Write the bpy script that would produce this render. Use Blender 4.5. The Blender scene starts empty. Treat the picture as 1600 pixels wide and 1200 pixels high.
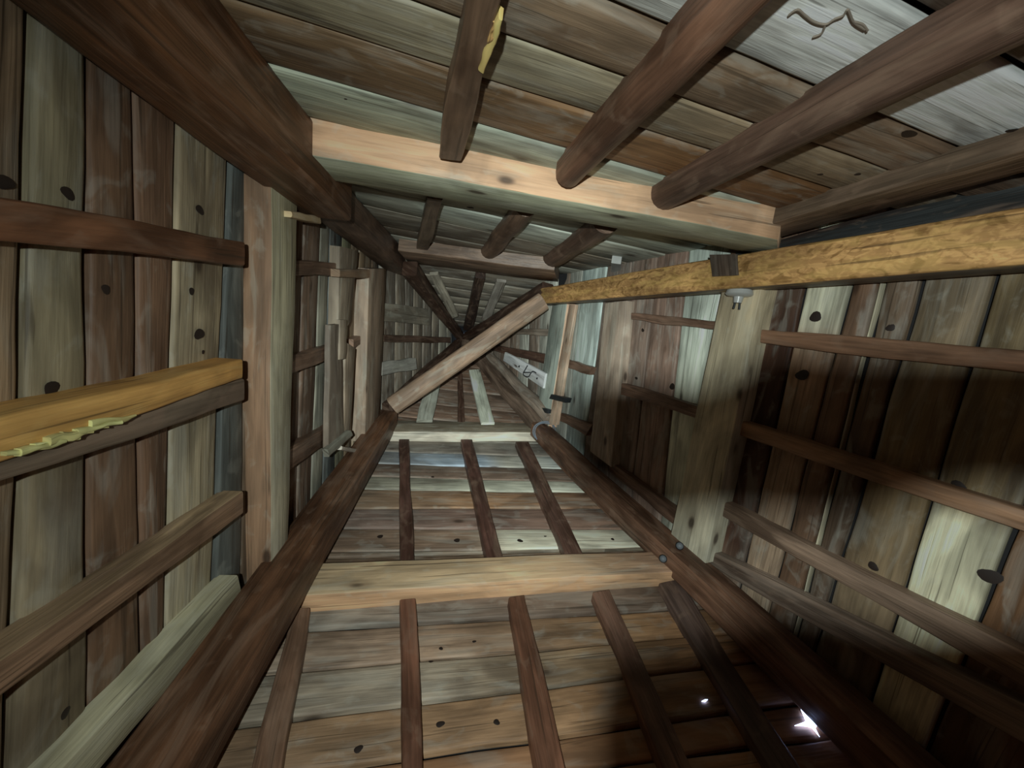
import bpy, math, random
import numpy as np
from mathutils import Vector, Matrix

# ------------------------------------------------------------------ camera, light, exposure
F_PX = 600.0
ROT = np.array([0.176, -0.207, 0.092])
CAM = np.array([-0.408, -0.379, 0.0])          # camera in tower coordinates (x right, y towards the near wall, z up the tower)
ZFLOOR = -1.5
EXPOSURE = 0.66
LAMP_CAM = np.array([-0.045, -0.05, -0.24])     # hand torch, held behind the camera
LAMP_POWER = 34
APEX_FILL_POWER = 46
FILL_POWER = 0.5

def rodr(r):
    a = np.linalg.norm(r); k = r / a
    K = np.array([[0, -k[2], k[1]], [k[2], 0, -k[0]], [-k[1], k[0], 0]])
    return np.eye(3) + math.sin(a) * K + (1 - math.cos(a)) * K @ K
RC = rodr(ROT)                                  # tower -> camera axes (x right, y down, z forward)
def cam2tower(q): return RC.T @ np.asarray(q, float) + CAM
def W(p): return Vector((float(p[0]), float(p[1]), float(p[2] - ZFLOOR)))

scene = bpy.context.scene
COL = scene.collection
cd = bpy.data.cameras.new('camera'); cam = bpy.data.objects.new('camera', cd); COL.objects.link(cam)
cd.sensor_fit = 'HORIZONTAL'; cd.sensor_width = 36.0; cd.lens = 36.0 * F_PX / 1600.0
cd.clip_start = 0.01
m = Matrix.Identity(4)
for i in range(3):
    m[i][0] = RC[0][i]; m[i][1] = -RC[1][i]; m[i][2] = -RC[2][i]
m.translation = W(CAM)
cam.matrix_world = m
scene.camera = cam
vs = scene.view_settings
vs.view_transform = 'Standard'; vs.look = 'None'; vs.gamma = 1.0; vs.exposure = EXPOSURE
try: vs.use_curve_mapping = False
except Exception: pass

wd = bpy.data.worlds.new('world'); scene.world = wd; wd.use_nodes = True
wd.node_tree.nodes['Background'].inputs[0].default_value = (0.55, 0.7, 1.0, 1)
wd.node_tree.nodes['Background'].inputs[1].default_value = 0.2

def lamp(name, kind, loc, power, col, radius, falloff=None, target=None, angle=None, blend=None):
    ld = bpy.data.lights.new(name, kind); lo = bpy.data.objects.new(name, ld); COL.objects.link(lo)
    ld.energy = power; ld.color = col; ld.shadow_soft_size = radius
    lo.location = W(loc)
    if target is not None:
        d = W(target) - W(loc); lo.rotation_euler = d.to_track_quat('-Z', 'Y').to_euler()
    if angle: ld.spot_size = math.radians(angle); ld.spot_blend = blend
    if falloff:
        ld.use_nodes = True; nt = ld.node_tree
        em = [n for n in nt.nodes if n.type == 'EMISSION'][0]
        lf = nt.nodes.new('ShaderNodeLightFalloff'); lf.inputs[0].default_value = falloff; lf.inputs[1].default_value = 0.0
        nt.links.new(lf.outputs['Linear'], em.inputs['Strength'])
    return lo
LAMP = cam2tower(LAMP_CAM)
lamp('torch_light', 'SPOT', LAMP, LAMP_POWER, (0.89, 1.0, 0.97), 0.012, 1.0, cam2tower((0.24, 0.10, 1.0)), 150, 0.9)
lamp('apex_fill_spot', 'SPOT', LAMP, APEX_FILL_POWER, (0.87, 1.0, 0.98), 0.012, 1.0, cam2tower((-0.02, -0.02, 1.0)), 62, 1.0)  # second spot at the torch, added to brighten the far spire
lamp('warm_fill', 'POINT', cam2tower((0.10, 0.10, -0.30)), FILL_POWER, (1.0, 0.36, 0.10), 0.15, 1.0)  # unseen warm fill, added to colour the shadowed areas orange

# ------------------------------------------------------------------ projection helpers
def ray(px, py):
    return RC.T @ np.array([(px - 800.0) / F_PX, (py - 600.0) / F_PX, 1.0])
def atz(px, py, z):
    d = ray(px, py); return CAM + d * ((z - CAM[2]) / d[2])
def unit(v): return v / np.linalg.norm(v)

ZA, ZB, ZC = 1.618, 3.54, 5.6
RING_A = [atz(430, 240, ZA), atz(1190, 400, ZA), atz(1075, 890, ZA), atz(430, 930, ZA)]   # TL TR BR BL
RING_B = [atz(600, 400, ZB), atz(860, 440, ZB), atz(850, 680, ZB), atz(600, 660, ZB)]
APEX = atz(722, 530, ZC)
MID = np.array([0.0, 0.0, 2.0])

class Plane:
    def __init__(s, pts, out=0.0):
        pts = np.array(pts); c = pts.mean(0)
        n = np.linalg.svd(pts - c)[2][2]
        if np.dot(n, MID - c) < 0: n = -n
        s.n = n; s.o = c - n * out                       # inward normal, board face
        s.v = unit(np.array([0, 0, 1.0]) - n * n[2])
        s.u = np.cross(s.v, s.n)
    def at(s, px, py, off=0.0):
        d = ray(px, py); t = np.dot(s.o + s.n * off - CAM, s.n) / np.dot(d, s.n)
        return CAM + d * t
    def uv(s, p): q = p - s.o; return np.array([np.dot(q, s.u), np.dot(q, s.v)])
    def pt(s, u, v, off=0.0): return s.o + s.u * u + s.v * v + s.n * off
OUT = 0.11
A, B = RING_A, RING_B
PT = Plane([A[0], A[1], B[1], B[0]], OUT)
PR = Plane([A[1], A[2], B[2], B[1]], OUT)
PB = Plane([A[2], A[3], B[3], B[2]], OUT)
PL = Plane([A[3], A[0], B[0], B[3]], OUT)
QT = Plane([B[0], B[1], APEX], OUT)
QR = Plane([B[1], B[2], APEX], OUT)
QB = Plane([B[2], B[3], APEX], OUT)
QL = Plane([B[3], B[0], APEX], OUT)

# ------------------------------------------------------------------ colour and materials
def lin(c):
    c = c / 255.0
    return c / 12.92 if c <= 0.04045 else ((c + 0.055) / 1.055) ** 2.4
GAIN = 1.15
def T(r, g, b):
    m = (r + g + b) / 3.0
    return tuple(min(0.7, lin(max(0, m + (v - m) * 0.85)) * GAIN) for v in (r, g, b))

def wood(name, grain=0.35, stain=(0.05, 0.03, 0.02), stain_amt=0.35, bloom=(0.5, 0.5, 0.44), bloom_amt=0.2,
         knots=0.7, rough=0.6, bump=0.35, mottled=None):
    mt = bpy.data.materials.new(name); mt.use_nodes = True
    nt = mt.node_tree; N = nt.nodes; L = nt.links
    bs = N['Principled BSDF']; bs.inputs['Roughness'].default_value = rough
    bs.inputs['Specular IOR Level'].default_value = 0.35
    at = N.new('ShaderNodeAttribute'); at.attribute_name = 'tone'
    uv = N.new('ShaderNodeUVMap'); uv.uv_map = 'UVMap'
    def mapped(sx, sy):
        mp = N.new('ShaderNodeMapping'); mp.inputs['Scale'].default_value = (sx, sy, 1)
        L.new(uv.outputs[0], mp.inputs[0]); return mp.outputs[0]
    def noise(v, det=4, dist=0.0, sc=1.0):
        n = N.new('ShaderNodeTexNoise'); n.inputs['Scale'].default_value = sc; n.inputs['Detail'].default_value = det
        n.inputs['Distortion'].default_value = dist; L.new(v, n.inputs['Vector']); return n.outputs[0]
    def ramp(v, p0, p1, c0=0.0, c1=1.0):
        r = N.new('ShaderNodeMapRange'); r.inputs[1].default_value = p0; r.inputs[2].default_value = p1
        r.inputs[3].default_value = c0; r.inputs[4].default_value = c1; r.interpolation_type = 'SMOOTHSTEP'
        L.new(v, r.inputs[0]); return r.outputs[0]
    def mixc(f, a, b, mode='MIX'):
        x = N.new('ShaderNodeMix'); x.data_type = 'RGBA'; x.blend_type = mode
        if isinstance(f, float): x.inputs[0].default_value = f
        else: L.new(f, x.inputs[0])
        for s, val in ((6, a), (7, b)):
            if isinstance(val, tuple): x.inputs[s].default_value = val + (1,)
            else: L.new(val, x.inputs[s])
        return x.outputs[2]
    def mul(a, k):
        x = N.new('ShaderNodeMath'); x.operation = 'MULTIPLY'; L.new(a, x.inputs[0])
        if isinstance(k, float): x.inputs[1].default_value = k
        else: L.new(k, x.inputs[1])
        return x.outputs[0]
    g1 = noise(mapped(2.2, 34), 5, 0.8); g2 = noise(mapped(5, 130), 3, 0.3)
    # grain: multiply tone
    gv = N.new('ShaderNodeMath'); gv.operation = 'MULTIPLY_ADD'
    L.new(ramp(g1, 0.3, 0.7, -1.0, 1.0), gv.inputs[0]); gv.inputs[1].default_value = grain * 0.6; gv.inputs[2].default_value = 1.0
    gv2 = N.new('ShaderNodeMath'); gv2.operation = 'MULTIPLY_ADD'
    L.new(ramp(g2, 0.3, 0.7, -1.0, 1.0), gv2.inputs[0]); gv2.inputs[1].default_value = grain * 0.3; L.new(gv.outputs[0], gv2.inputs[2])
    cmb = N.new('ShaderNodeCombineColor')
    for i in range(3): L.new(gv2.outputs[0], cmb.inputs[i])
    base = at.outputs['Color']
    if mottled:
        mo = noise(mapped(22, 34), 6, 1.6)
        sp = N.new('ShaderNodeSeparateColor'); L.new(at.outputs['Color'], sp.inputs[0])
        keep = ramp(sp.outputs[0], 0.14, 0.22)
        base = mixc(mul(ramp(mo, 0.42, 0.60), keep), base, mottled)
        mo2 = noise(mapped(7, 15), 5, 2.5)
        base = mixc(mul(ramp(mo2, 0.52, 0.64), mul(keep, 0.7)), base, (0.17, 0.085, 0.025))
    col = mixc(1.0, base, cmb.outputs[0], 'MULTIPLY')
    lv = ramp(noise(mapped(1.7, 4.0), 4, 1.0), 0.36, 0.64, 0.72, 1.22)
    cm2 = N.new('ShaderNodeCombineColor')
    for i in range(3): L.new(lv, cm2.inputs[i])
    col = mixc(1.0, col, cm2.outputs[0], 'MULTIPLY')
    # blotches of old stain and pale bloom
    st = ramp(noise(mapped(2.0, 5.0), 5, 0.9), 0.47, 0.62)
    col = mixc(mul(st, float(stain_amt)), col, stain)
    bl = ramp(noise(mapped(1.6, 8.0), 5, 1.4, 1.3), 0.50, 0.66)
    col = mixc(mul(bl, float(bloom_amt)), col, bloom)
    bl2 = ramp(noise(mapped(9.0, 14.0), 6, 0.6, 1.1), 0.56, 0.68)
    col = mixc(mul(bl2, float(bloom_amt * 0.8)), col, bloom)
    if knots > 0:
        vo = N.new('ShaderNodeTexVoronoi'); vo.inputs['Scale'].default_value = 1.0; vo.inputs['Randomness'].default_value = 1.0
        L.new(mapped(2.6, 6.0), vo.inputs['Vector'])
        kn = ramp(vo.outputs['Distance'], 0.05, 0.13, 1.0, 0.0)
        halo = ramp(vo.outputs['Distance'], 0.08, 0.26, 1.0, 0.0)
        col = mixc(mul(halo, knots * 0.35), col, (0.10, 0.045, 0.02))
        col = mixc(mul(kn, float(knots)), col, (0.025, 0.012, 0.007))
    # fine cracks
    ck = ramp(noise(mapped(1.1, 55), 3, 1.2), 0.62, 0.68)
    col = mixc(mul(ck, 0.55), col, (0.03, 0.02, 0.012))
    cl = mixc(1.0, col, (0.72, 0.72, 0.72), 'DARKEN')
    L.new(cl, bs.inputs['Base Color'])
    bp = N.new('ShaderNodeBump'); bp.inputs['Strength'].default_value = bump; bp.inputs['Distance'].default_value = 0.006
    L.new(gv2.outputs[0], bp.inputs['Height']); L.new(bp.outputs[0], bs.inputs['Normal'])
    return mt
M_BOARD = wood('weathered_boards')
M_PALE = wood('pale_sawn_wood', 0.25, (0.12, 0.09, 0.06), 0.25, (0.6, 0.6, 0.5), 0.2, 0.8, 0.6)
M_DARK = wood('old_dark_timber', 0.45, (0.03, 0.012, 0.006), 0.5, (0.30, 0.20, 0.14), 0.28, 0.3, 0.45, 0.4)
M_GOLD = wood('bark_mottled_timber', 0.25, (0.16, 0.07, 0.015), 0.3, (0.75, 0.5, 0.16), 0.3, 0.5, 0.5, 0.7, (0.58, 0.33, 0.13))
M_FRESH = wood('fresh_split_wood', 0.3, (0.3, 0.14, 0.04), 0.3, (0.7, 0.5, 0.2), 0.2, 0.2, 0.5)

def plain(name, col, rough=0.6, metal=0.0, emit=None, strength=0):
    mt = bpy.data.materials.new(name); mt.use_nodes = True
    b = mt.node_tree.nodes['Principled BSDF']
    N = mt.node_tree.nodes; L = mt.node_tree.links
    nz = N.new('ShaderNodeTexNoise'); nz.inputs['Scale'].default_value = 14; nz.inputs['Detail'].default_value = 4
    tc = N.new('ShaderNodeTexCoord'); L.new(tc.outputs['Object'], nz.inputs['Vector'])
    mx = N.new('ShaderNodeMix'); mx.data_type = 'RGBA'; L.new(nz.outputs[0], mx.inputs[0])
    mx.inputs[6].default_value = tuple(c * 0.7 for c in col) + (1,); mx.inputs[7].default_value = tuple(min(1, c * 1.3) for c in col) + (1,)
    L.new(mx.outputs[2], b.inputs['Base Color'])
    b.inputs['Roughness'].default_value = rough; b.inputs['Metallic'].default_value = metal
    if emit:
        b.inputs['Emission Color'].default_value = emit + (1,); b.inputs['Emission Strength'].default_value = strength
    return mt
M_GAP = plain('dark_backing', (0.012, 0.011, 0.012), 0.9)
M_KNOT = plain('knot_wood', (0.018, 0.010, 0.007), 0.6)
M_IRON = plain('black_iron', (0.05, 0.055, 0.06), 0.5, 0.6)
M_WIRE = plain('galvanised_wire', (0.35, 0.42, 0.5), 0.4, 0.6)
M_PORC = plain('glazed_porcelain', (0.38, 0.38, 0.36), 0.3)
M_INK = plain('marking_ink', (0.01, 0.01, 0.012), 0.7)
M_FLOOR = plain('floor_planks_dusty', (0.12, 0.08, 0.05), 0.8)
M_GLOVE = plain('knitted_glove', (0.03, 0.02, 0.02), 0.9)
M_GLOW = plain('daylight_glow', (0.4, 0.5, 0.9), 0.9, 0, (0.42, 0.55, 1.0), 7)  # emits in place of sky seen through a hole

# ------------------------------------------------------------------ mesh helpers
class Mesh:
    def __init__(s): s.v = []; s.f = []; s.uv = []; s.t = []; s.mi = []
    def vert(s, p): s.v.append(W(p)); return len(s.v) - 1
    def face(s, idx, uvs, tones, mi=0):
        s.f.append(idx); s.uv.append(uvs); s.t.append(tones); s.mi.append(mi)
    def build(s, name, mats, parent=None, smooth=True):
        me = bpy.data.meshes.new(name); me.from_pydata([tuple(v) for v in s.v], [], s.f)
        me.uv_layers.new(name='UVMap')
        me.uv_layers['UVMap'].data.foreach_set('uv', [c for f in s.uv for q in f for c in (float(q[0]), float(q[1]))])
        me.color_attributes.new('tone', 'FLOAT_COLOR', 'CORNER')
        me.color_attributes['tone'].data.foreach_set('color', [c for f in s.t for q in f for c in (float(q[0]), float(q[1]), float(q[2]), 1.0)])
        for mt in mats if isinstance(mats, (list, tuple)) else [mats]: me.materials.append(mt)
        for p, mi in zip(me.polygons, s.mi): p.material_index = mi
        import bmesh
        bm = bmesh.new(); bm.from_mesh(me); bmesh.ops.recalc_face_normals(bm, faces=bm.faces)
        if smooth:
            for e in bm.edges:
                e.smooth = not (len(e.link_faces) == 2 and e.calc_face_angle(0) > math.radians(50))
            for f in bm.faces: f.smooth = True
        bm.to_mesh(me); bm.free()
        o = bpy.data.objects.new(name, me); COL.objects.link(o)
        lo = [min(v[k] for v in s.v) for k in range(3)]; hi = [max(v[k] for v in s.v) for k in range(3)]
        c = Vector(((lo[0] + hi[0]) / 2, (lo[1] + hi[1]) / 2, lo[2])); me.transform(Matrix.Translation(-c))
        o.location = c - (parent.location if parent else Vector((0, 0, 0)))
        if parent: o.parent = parent
        return o

def tag(o, label, cat, group=None):
    o['label'] = label; o['category'] = cat
    if group: o['group'] = group
    return o
RNG = random.Random(7)
def mixt(a, b, t): return tuple(x * (1 - t) + y * t for x, y in zip(a, b))

def loft(mesh, rings, tone, side_tone=None, cap=True, mi=0, seed=None):
    """rings: list of closed loops of tower points; tone(t, j) gives the colour."""
    n = len(rings[0]); ids = [[mesh.vert(p) for p in r] for r in rings]
    ou, ov = RNG.uniform(0, 60), RNG.uniform(0, 60)
    cen = [sum(r) / n for r in rings]; L = [0.0]
    for a, b in zip(cen, cen[1:]): L.append(L[-1] + float(np.linalg.norm(b - a)))
    tot = max(L[-1], 1e-6)
    per = [0.0]
    r0 = rings[0]
    for j in range(n): per.append(per[-1] + float(np.linalg.norm(r0[(j + 1) % n] - r0[j])))
    for i in range(len(rings) - 1):
        t0, t1 = L[i] / tot, L[i + 1] / tot
        for j in range(n):
            k = (j + 1) % n
            mesh.face([ids[i][j], ids[i][k], ids[i + 1][k], ids[i + 1][j]],
                      [(ou + L[i], ov + per[j]), (ou + L[i], ov + per[j + 1]), (ou + L[i + 1], ov + per[j + 1]), (ou + L[i + 1], ov + per[j])],
                      [tone(t0, j), tone(t0, j), tone(t1, j), tone(t1, j)], mi)
    if cap:
        for i, t in ((0, 0.0), (len(rings) - 1, 1.0)):
            c = cen[i]; d1 = unit(rings[i][0] - c)
            ax = unit(cen[min(i + 1, len(cen) - 1)] - cen[max(i - 1, 0)]); d2 = np.cross(ax, d1)
            uvs = [(ou + float(np.dot(p - c, d1)), ov + float(np.dot(p - c, d2))) for p in rings[i]]
            mesh.face(list(ids[i]), uvs, [tone(t, 0)] * n, mi)

def gradient(tones):
    """tones: one colour or list of (t, colour)"""
    if not isinstance(tones, list): return lambda t: tones
    def f(t):
        if t <= tones[0][0]: return tones[0][1]
        for (a, ca), (b, cb) in zip(tones, tones[1:]):
            if t <= b: return mixt(ca, cb, (t - a) / (b - a))
        return tones[-1][1]
    return f

def wob(n, amp, seed):
    r = random.Random(seed); ks = [(r.uniform(0.6, 2.2) , r.uniform(0, 6.28), r.uniform(0.4, 1)) for _ in range(3)] + [(r.uniform(4, 9), r.uniform(0, 6.28), 0.25)]
    return [amp * sum(a * math.sin(k * 6.28 * i / max(n, 1) + p) for k, p, a in ks) / 1.5 for i in range(n + 1)]

SEED = [1]
def slab(mesh, pl, quad, off, th, tones, sides=None, rnd=0.006, wav=0.004, seg=24, shape='square', mi=0):
    """A stick lying on a wall. quad: photo corners (s0, s1, e1, e0) of its inner face, which stands `off` proud of the boards."""
    SEED[0] += 1
    s0, s1, e1, e0 = [pl.at(x, y, off) for x, y in quad]
    w1, w2, w3 = wob(seg, wav, SEED[0] * 3), wob(seg, wav, SEED[0] * 3 + 1), wob(seg, wav, SEED[0] * 3 + 2)
    g = gradient(tones); rings = []
    out = all(x < 0 or x > 1600 or y < 0 or y > 1200 for x, y in quad[:2])
    t0 = -min(0.5, 0.8 / np.linalg.norm(e0 - s0)) if out else 0.0        # sticks that leave the frame run on
    for i in range(seg + 1):
        t = t0 + (1 - t0) * i / seg
        a = s0 * (1 - t) + e0 * t; b = s1 * (1 - t) + e1 * t
        wd = np.linalg.norm(b - a); c = (b - a) / wd
        a = a + c * w1[i]; b = b + c * w2[i]; wd = np.linalg.norm(b - a)
        n = pl.n; ring = []
        if shape == 'square':
            r = min(rnd, wd * 0.3, th * 0.45)
            prof = [(0, -th), (0, -r), (r * 0.3, -r * 0.3), (r, 0), (wd * 0.5, r * 0.12), (wd - r, 0), (wd - r * 0.3, -r * 0.3), (wd, -r), (wd, -th)]
        else:
            prof = [(0, -th)]
            for k in range(9):
                an = math.pi * k / 8
                prof.append((wd * (0.5 - 0.5 * math.cos(an)), -min(th, wd * 0.5) * (1 - math.sin(an)) * 0.95))
            prof.append((wd, -th))
        for s, d in prof: ring.append(a + c * s + n * (d + w3[i] * (0.6 if d > -th else 0)))
        rings.append(ring)
    npf = len(rings[0])
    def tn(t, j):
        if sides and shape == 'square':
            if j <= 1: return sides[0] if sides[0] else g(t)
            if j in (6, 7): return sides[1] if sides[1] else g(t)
        return g(t)
    loft(mesh, rings, tn, mi=mi)

def stick(name, label, cat, pl, quad, off, th, tones, mat, group=None, **kw):
    ms = Mesh(); slab(ms, pl, quad, off, th, tones, **kw)
    o = ms.build(name, mat); tag(o, label, cat, group); return o

def bar_rings(p0, p1, w, h, ax1, seg=28, wav=0.006, taper=1.0, rnd=0.012, log=0.0):
    """four-sided timber from p0 to p1; ax1 is the direction of its width."""
    SEED[0] += 1
    d = unit(p1 - p0); a1 = unit(ax1 - d * np.dot(ax1, d)); a2 = np.cross(d, a1)
    w1, w2, w3, w4 = [wob(seg, wav, SEED[0] * 5 + q) for q in range(4)]
    rings = []
    for i in range(seg + 1):
        t = i / seg; c = p0 * (1 - t) + p1 * t; k = 1 + (taper - 1) * t
        hw, hh = w * k / 2, h * k / 2
        c = c + a1 * w3[i] * 0.7 + a2 * w4[i] * 0.7
        r = rnd; ring = []
        for sx, sy in ((1, 1), (-1, 1), (-1, -1), (1, -1)):
            ex, ey = hw + w1[i] * 0.6, hh + w2[i] * 0.6
            q = [(ex, ey - r), (ex - r * 0.3, ey - r * 0.3), (ex - r, ey)]
            if sx * sy < 0: q = q[::-1]
            for x, y in q: ring.append(c + a1 * sx * x + a2 * sy * y)
        rings.append(ring)
    return rings
def timber(name, label, cat, p0, p1, w, h, ax1, tones, mat, group=None, faces=None, parent=None, **kw):
    """faces: optional tones for the side facing +a2, -a1, -a2, +a1"""
    ms = Mesh(); g = gradient(tones)
    def tn(t, j):
        if faces:
            q = {2: 0, 5: 1, 8: 2, 11: 3}.get(j)
            if q is not None and faces[q]: return faces[q]
        return g(t)
    loft(ms, bar_rings(p0, p1, w, h, ax1, **kw), tn)
    o = ms.build(name, mat, parent)
    if label: tag(o, label, cat, group)
    return o

# ------------------------------------------------------------------ boarded walls
def clip_line(p, q, planes, over=0.03):
    d = q - p; ts = []
    for pl in planes:
        t = np.dot(pl.o - p, pl.n) / np.dot(d, pl.n); ts.append(t)
    ts.sort(); L = np.linalg.norm(d)
    return p + d * (ts[0] - over / L), p + d * (ts[1] + over / L)

def board(mesh, pl, a0, a1, b0, b1, tones, rnd, lift=0.0, seg=30):
    """one board, its near edge a0-a1 and far edge b0-b1 on the wall face"""
    SEED[0] += 1
    g = gradient(tones); n = pl.n; th = 0.022
    wa, wb = wob(seg, 0.006, SEED[0] * 7), wob(seg, 0.006, SEED[0] * 7 + 1)
    wc = wob(seg, 0.002, SEED[0] * 7 + 2)
    rings = []
    for i in range(seg + 1):
        t = i / seg
        a = a0 * (1 - t) + a1 * t; b = b0 * (1 - t) + b1 * t
        L = np.linalg.norm(b - a); c = (b - a) / L
        a = a + c * (0.004 + abs(wa[i])); b = b - c * (0.004 + abs(wb[i])); L = np.linalg.norm(b - a)
        up = lift + wc[i]; r = min(0.008, L * 0.2)
        rings.append([a - n * th, a + n * (up - r), a + c * r * 0.4 + n * (up - r * 0.3), a + c * r * 1.3 + n * up, a + c * L * 0.5 + n * (up + 0.003),
                      b - c * r * 1.3 + n * up, b - c * r * 0.4 + n * (up - r * 0.3), b + n * (up - r), b - n * th])
    loft(mesh, rings, lambda t, j: g(t))

def wall(pl, neigh, seams, vlow, vhigh, palette, seed, step=0.2, mesh=None, lo_tones=None):
    """seams: list of ((x,y),(x,y), tone of the board beyond). Generic boards continue below and above."""
    rnd = random.Random(seed); ms = mesh or Mesh()
    lines = []
    for s in seams:
        p, q = pl.at(*s[0]), pl.at(*s[1])
        a, b = clip_line(p, q, neigh); lines.append([a, b, s[2]])
    lines.sort(key=lambda l: np.dot((l[0] + l[1]) / 2 - pl.o, pl.v))
    def shifted(line, dv):
        p = line[0] + pl.v * (dv + rnd.uniform(-0.006, 0.006)); q = line[1] + pl.v * (dv + rnd.uniform(-0.006, 0.006))
        a, b = clip_line(p, q, neigh); return [a, b, rnd.choice(palette)]
    def vv(l): return np.dot((l[0] + l[1]) / 2 - pl.o, pl.v)
    while vv(lines[0]) > vlow: lines.insert(0, shifted(lines[0], -step * rnd.uniform(0.85, 1.15)))
    if lines[-1][2] is None: lines[-1][2] = rnd.choice(palette)
    while vv(lines[-1]) < vhigh: lines.append(shifted(lines[-1], step * rnd.uniform(0.85, 1.15)))
    for i in range(len(lines) - 1):
        l, k = lines[i], lines[i + 1]
        if l[2] == GAP: continue
        board(ms, pl, l[0], l[1], k[0], k[1], l[2], rnd, rnd.choice([0, 0.004, 0.007]))
    # near-black sheathing behind the boards
    bk = -0.03
    c = [x - pl.n * (-bk) for x in (lines[0][0], lines[0][1], lines[-1][1], lines[-1][0])]
    ext = 0.12
    e = unit(c[1] - c[0]); f = unit(c[2] - c[3])
    c = [c[0] - e * ext, c[1] + e * ext, c[2] + f * ext, c[3] - f * ext]
    back = [x - pl.n * 0.03 for x in c]
    ids = [ms.vert(x) for x in c + back]; z = [(0, 0)] * 4; k = [(0.01, 0.01, 0.01)] * 4
    for fc in ((0, 1, 2, 3), (7, 6, 5, 4), (0, 4, 5, 1), (1, 5, 6, 2), (2, 6, 7, 3), (3, 7, 4, 0)):
        ms.face([ids[i] for i in fc], z, k, 1)
    return ms, lines

def knot(ms, pl, x, y, r=0.016, off=0.0075, squash=0.75):
    c = pl.at(x, y, off); n = 14; ids = []; rr = random.Random(int(x * 7 + y)); ph = rr.uniform(0, 6.28)
    top = ms.vert(c + pl.n * 0.0015)
    for i in range(n):
        a = 6.283 * i / n; k = r * (1 + 0.14 * math.sin(2 * a + ph) + 0.08 * math.sin(3 * a + ph))
        ids.append(ms.vert(c + pl.u * k * math.cos(a) + pl.v * k * squash * math.sin(a) - pl.n * 0.001))
    for i in range(n):
        ms.face([top, ids[i], ids[(i + 1) % n]], [(0, 0)] * 3, [(0.02, 0.01, 0.01)] * 3, 2)

VLO = lambda pl: (ZFLOOR - 0.05 - pl.o[2]) / pl.v[2]
VHI = lambda pl: (ZB + 0.06 - pl.o[2]) / pl.v[2]
brown = T(112, 88, 66); dbrown = T(84, 62, 46); pale = T(168, 164, 142); grey = T(132, 124, 106); tan = T(150, 122, 94)
warm = T(138, 98, 66); teal = T(150, 166, 154); GAP = 'gap'; cream = T(190, 182, 156); lilac = T(140, 122, 116); blue = T(172, 190, 200); deep = T(58, 40, 28)

# wall above in the photo
T_SEAMS = [
    ((1386, -8), (1600, 108), GAP),
    ((1372, -2), (1600, 125), [(0, T(128, 126, 104)), (0.35, T(150, 150, 132)), (0.48, T(206, 206, 198)), (1, T(200, 206, 210))]),
    ((930, 0), (1525, 245), [(0, T(104, 88, 66)), (0.3, T(120, 98, 74)), (1, T(112, 86, 66))]),
    ((780, 49), (1410, 274), [(0, T(120, 112, 88)), (0.4, T(140, 130, 104)), (0.6, T(132, 112, 86)), (1, T(128, 108, 84))]),
    ((708, 108), (1330, 306), [(0, T(112, 92, 66)), (0.4, T(128, 96, 64)), (0.7, T(122, 82, 46)), (1, T(104, 70, 42))]),
    ((421, 101), (1240, 332), [(0, T(132, 138, 116)), (0.4, T(162, 168, 146)), (0.7, T(172, 176, 156)), (1, T(166, 166, 148))]),
    ((470, 178), (1170, 357), [(0, T(120, 132, 118)), (0.5, T(148, 168, 160)), (1, T(160, 172, 162))]),
    ((500, 232), (1000, 358), T(150, 156, 140)),
    ((550, 287), (1020, 392), [(0, T(140, 144, 128)), (0.5, T(164, 170, 156)), (1, T(150, 150, 134))]),
    ((565, 318), (1020, 418), [(0, T(110, 104, 90)), (1, T(118, 106, 90))]),
    ((600, 352), (1000, 428), T(104, 92, 76)),
    ((615, 366), (900, 420), T(140, 138, 124)),
    ((620, 384), (880, 428), T(116, 106, 92)),
]
ms, tl = wall(PT, (PL, PR), [(a, b, c) for a, b, c in T_SEAMS], VLO(PT), VHI(PT), [brown, tan, T(96, 80, 66), grey], 1, 0.19)
for x, y, r in ((1028, 70, .016), (1193, 164, .017), (1420, 210, .02), (1282, 273, .010), (1340, 273, .010), (1582, 205, .012), (614, 311, .02), (735, 325, .018), (920, 200, .008), (540, 155, .009)):
    knot(ms, PT, x, y, r)
WALL_FRONT = w = ms.build('wall_front', [M_BOARD, M_GAP, M_KNOT]); w['kind'] = 'structure'

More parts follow.
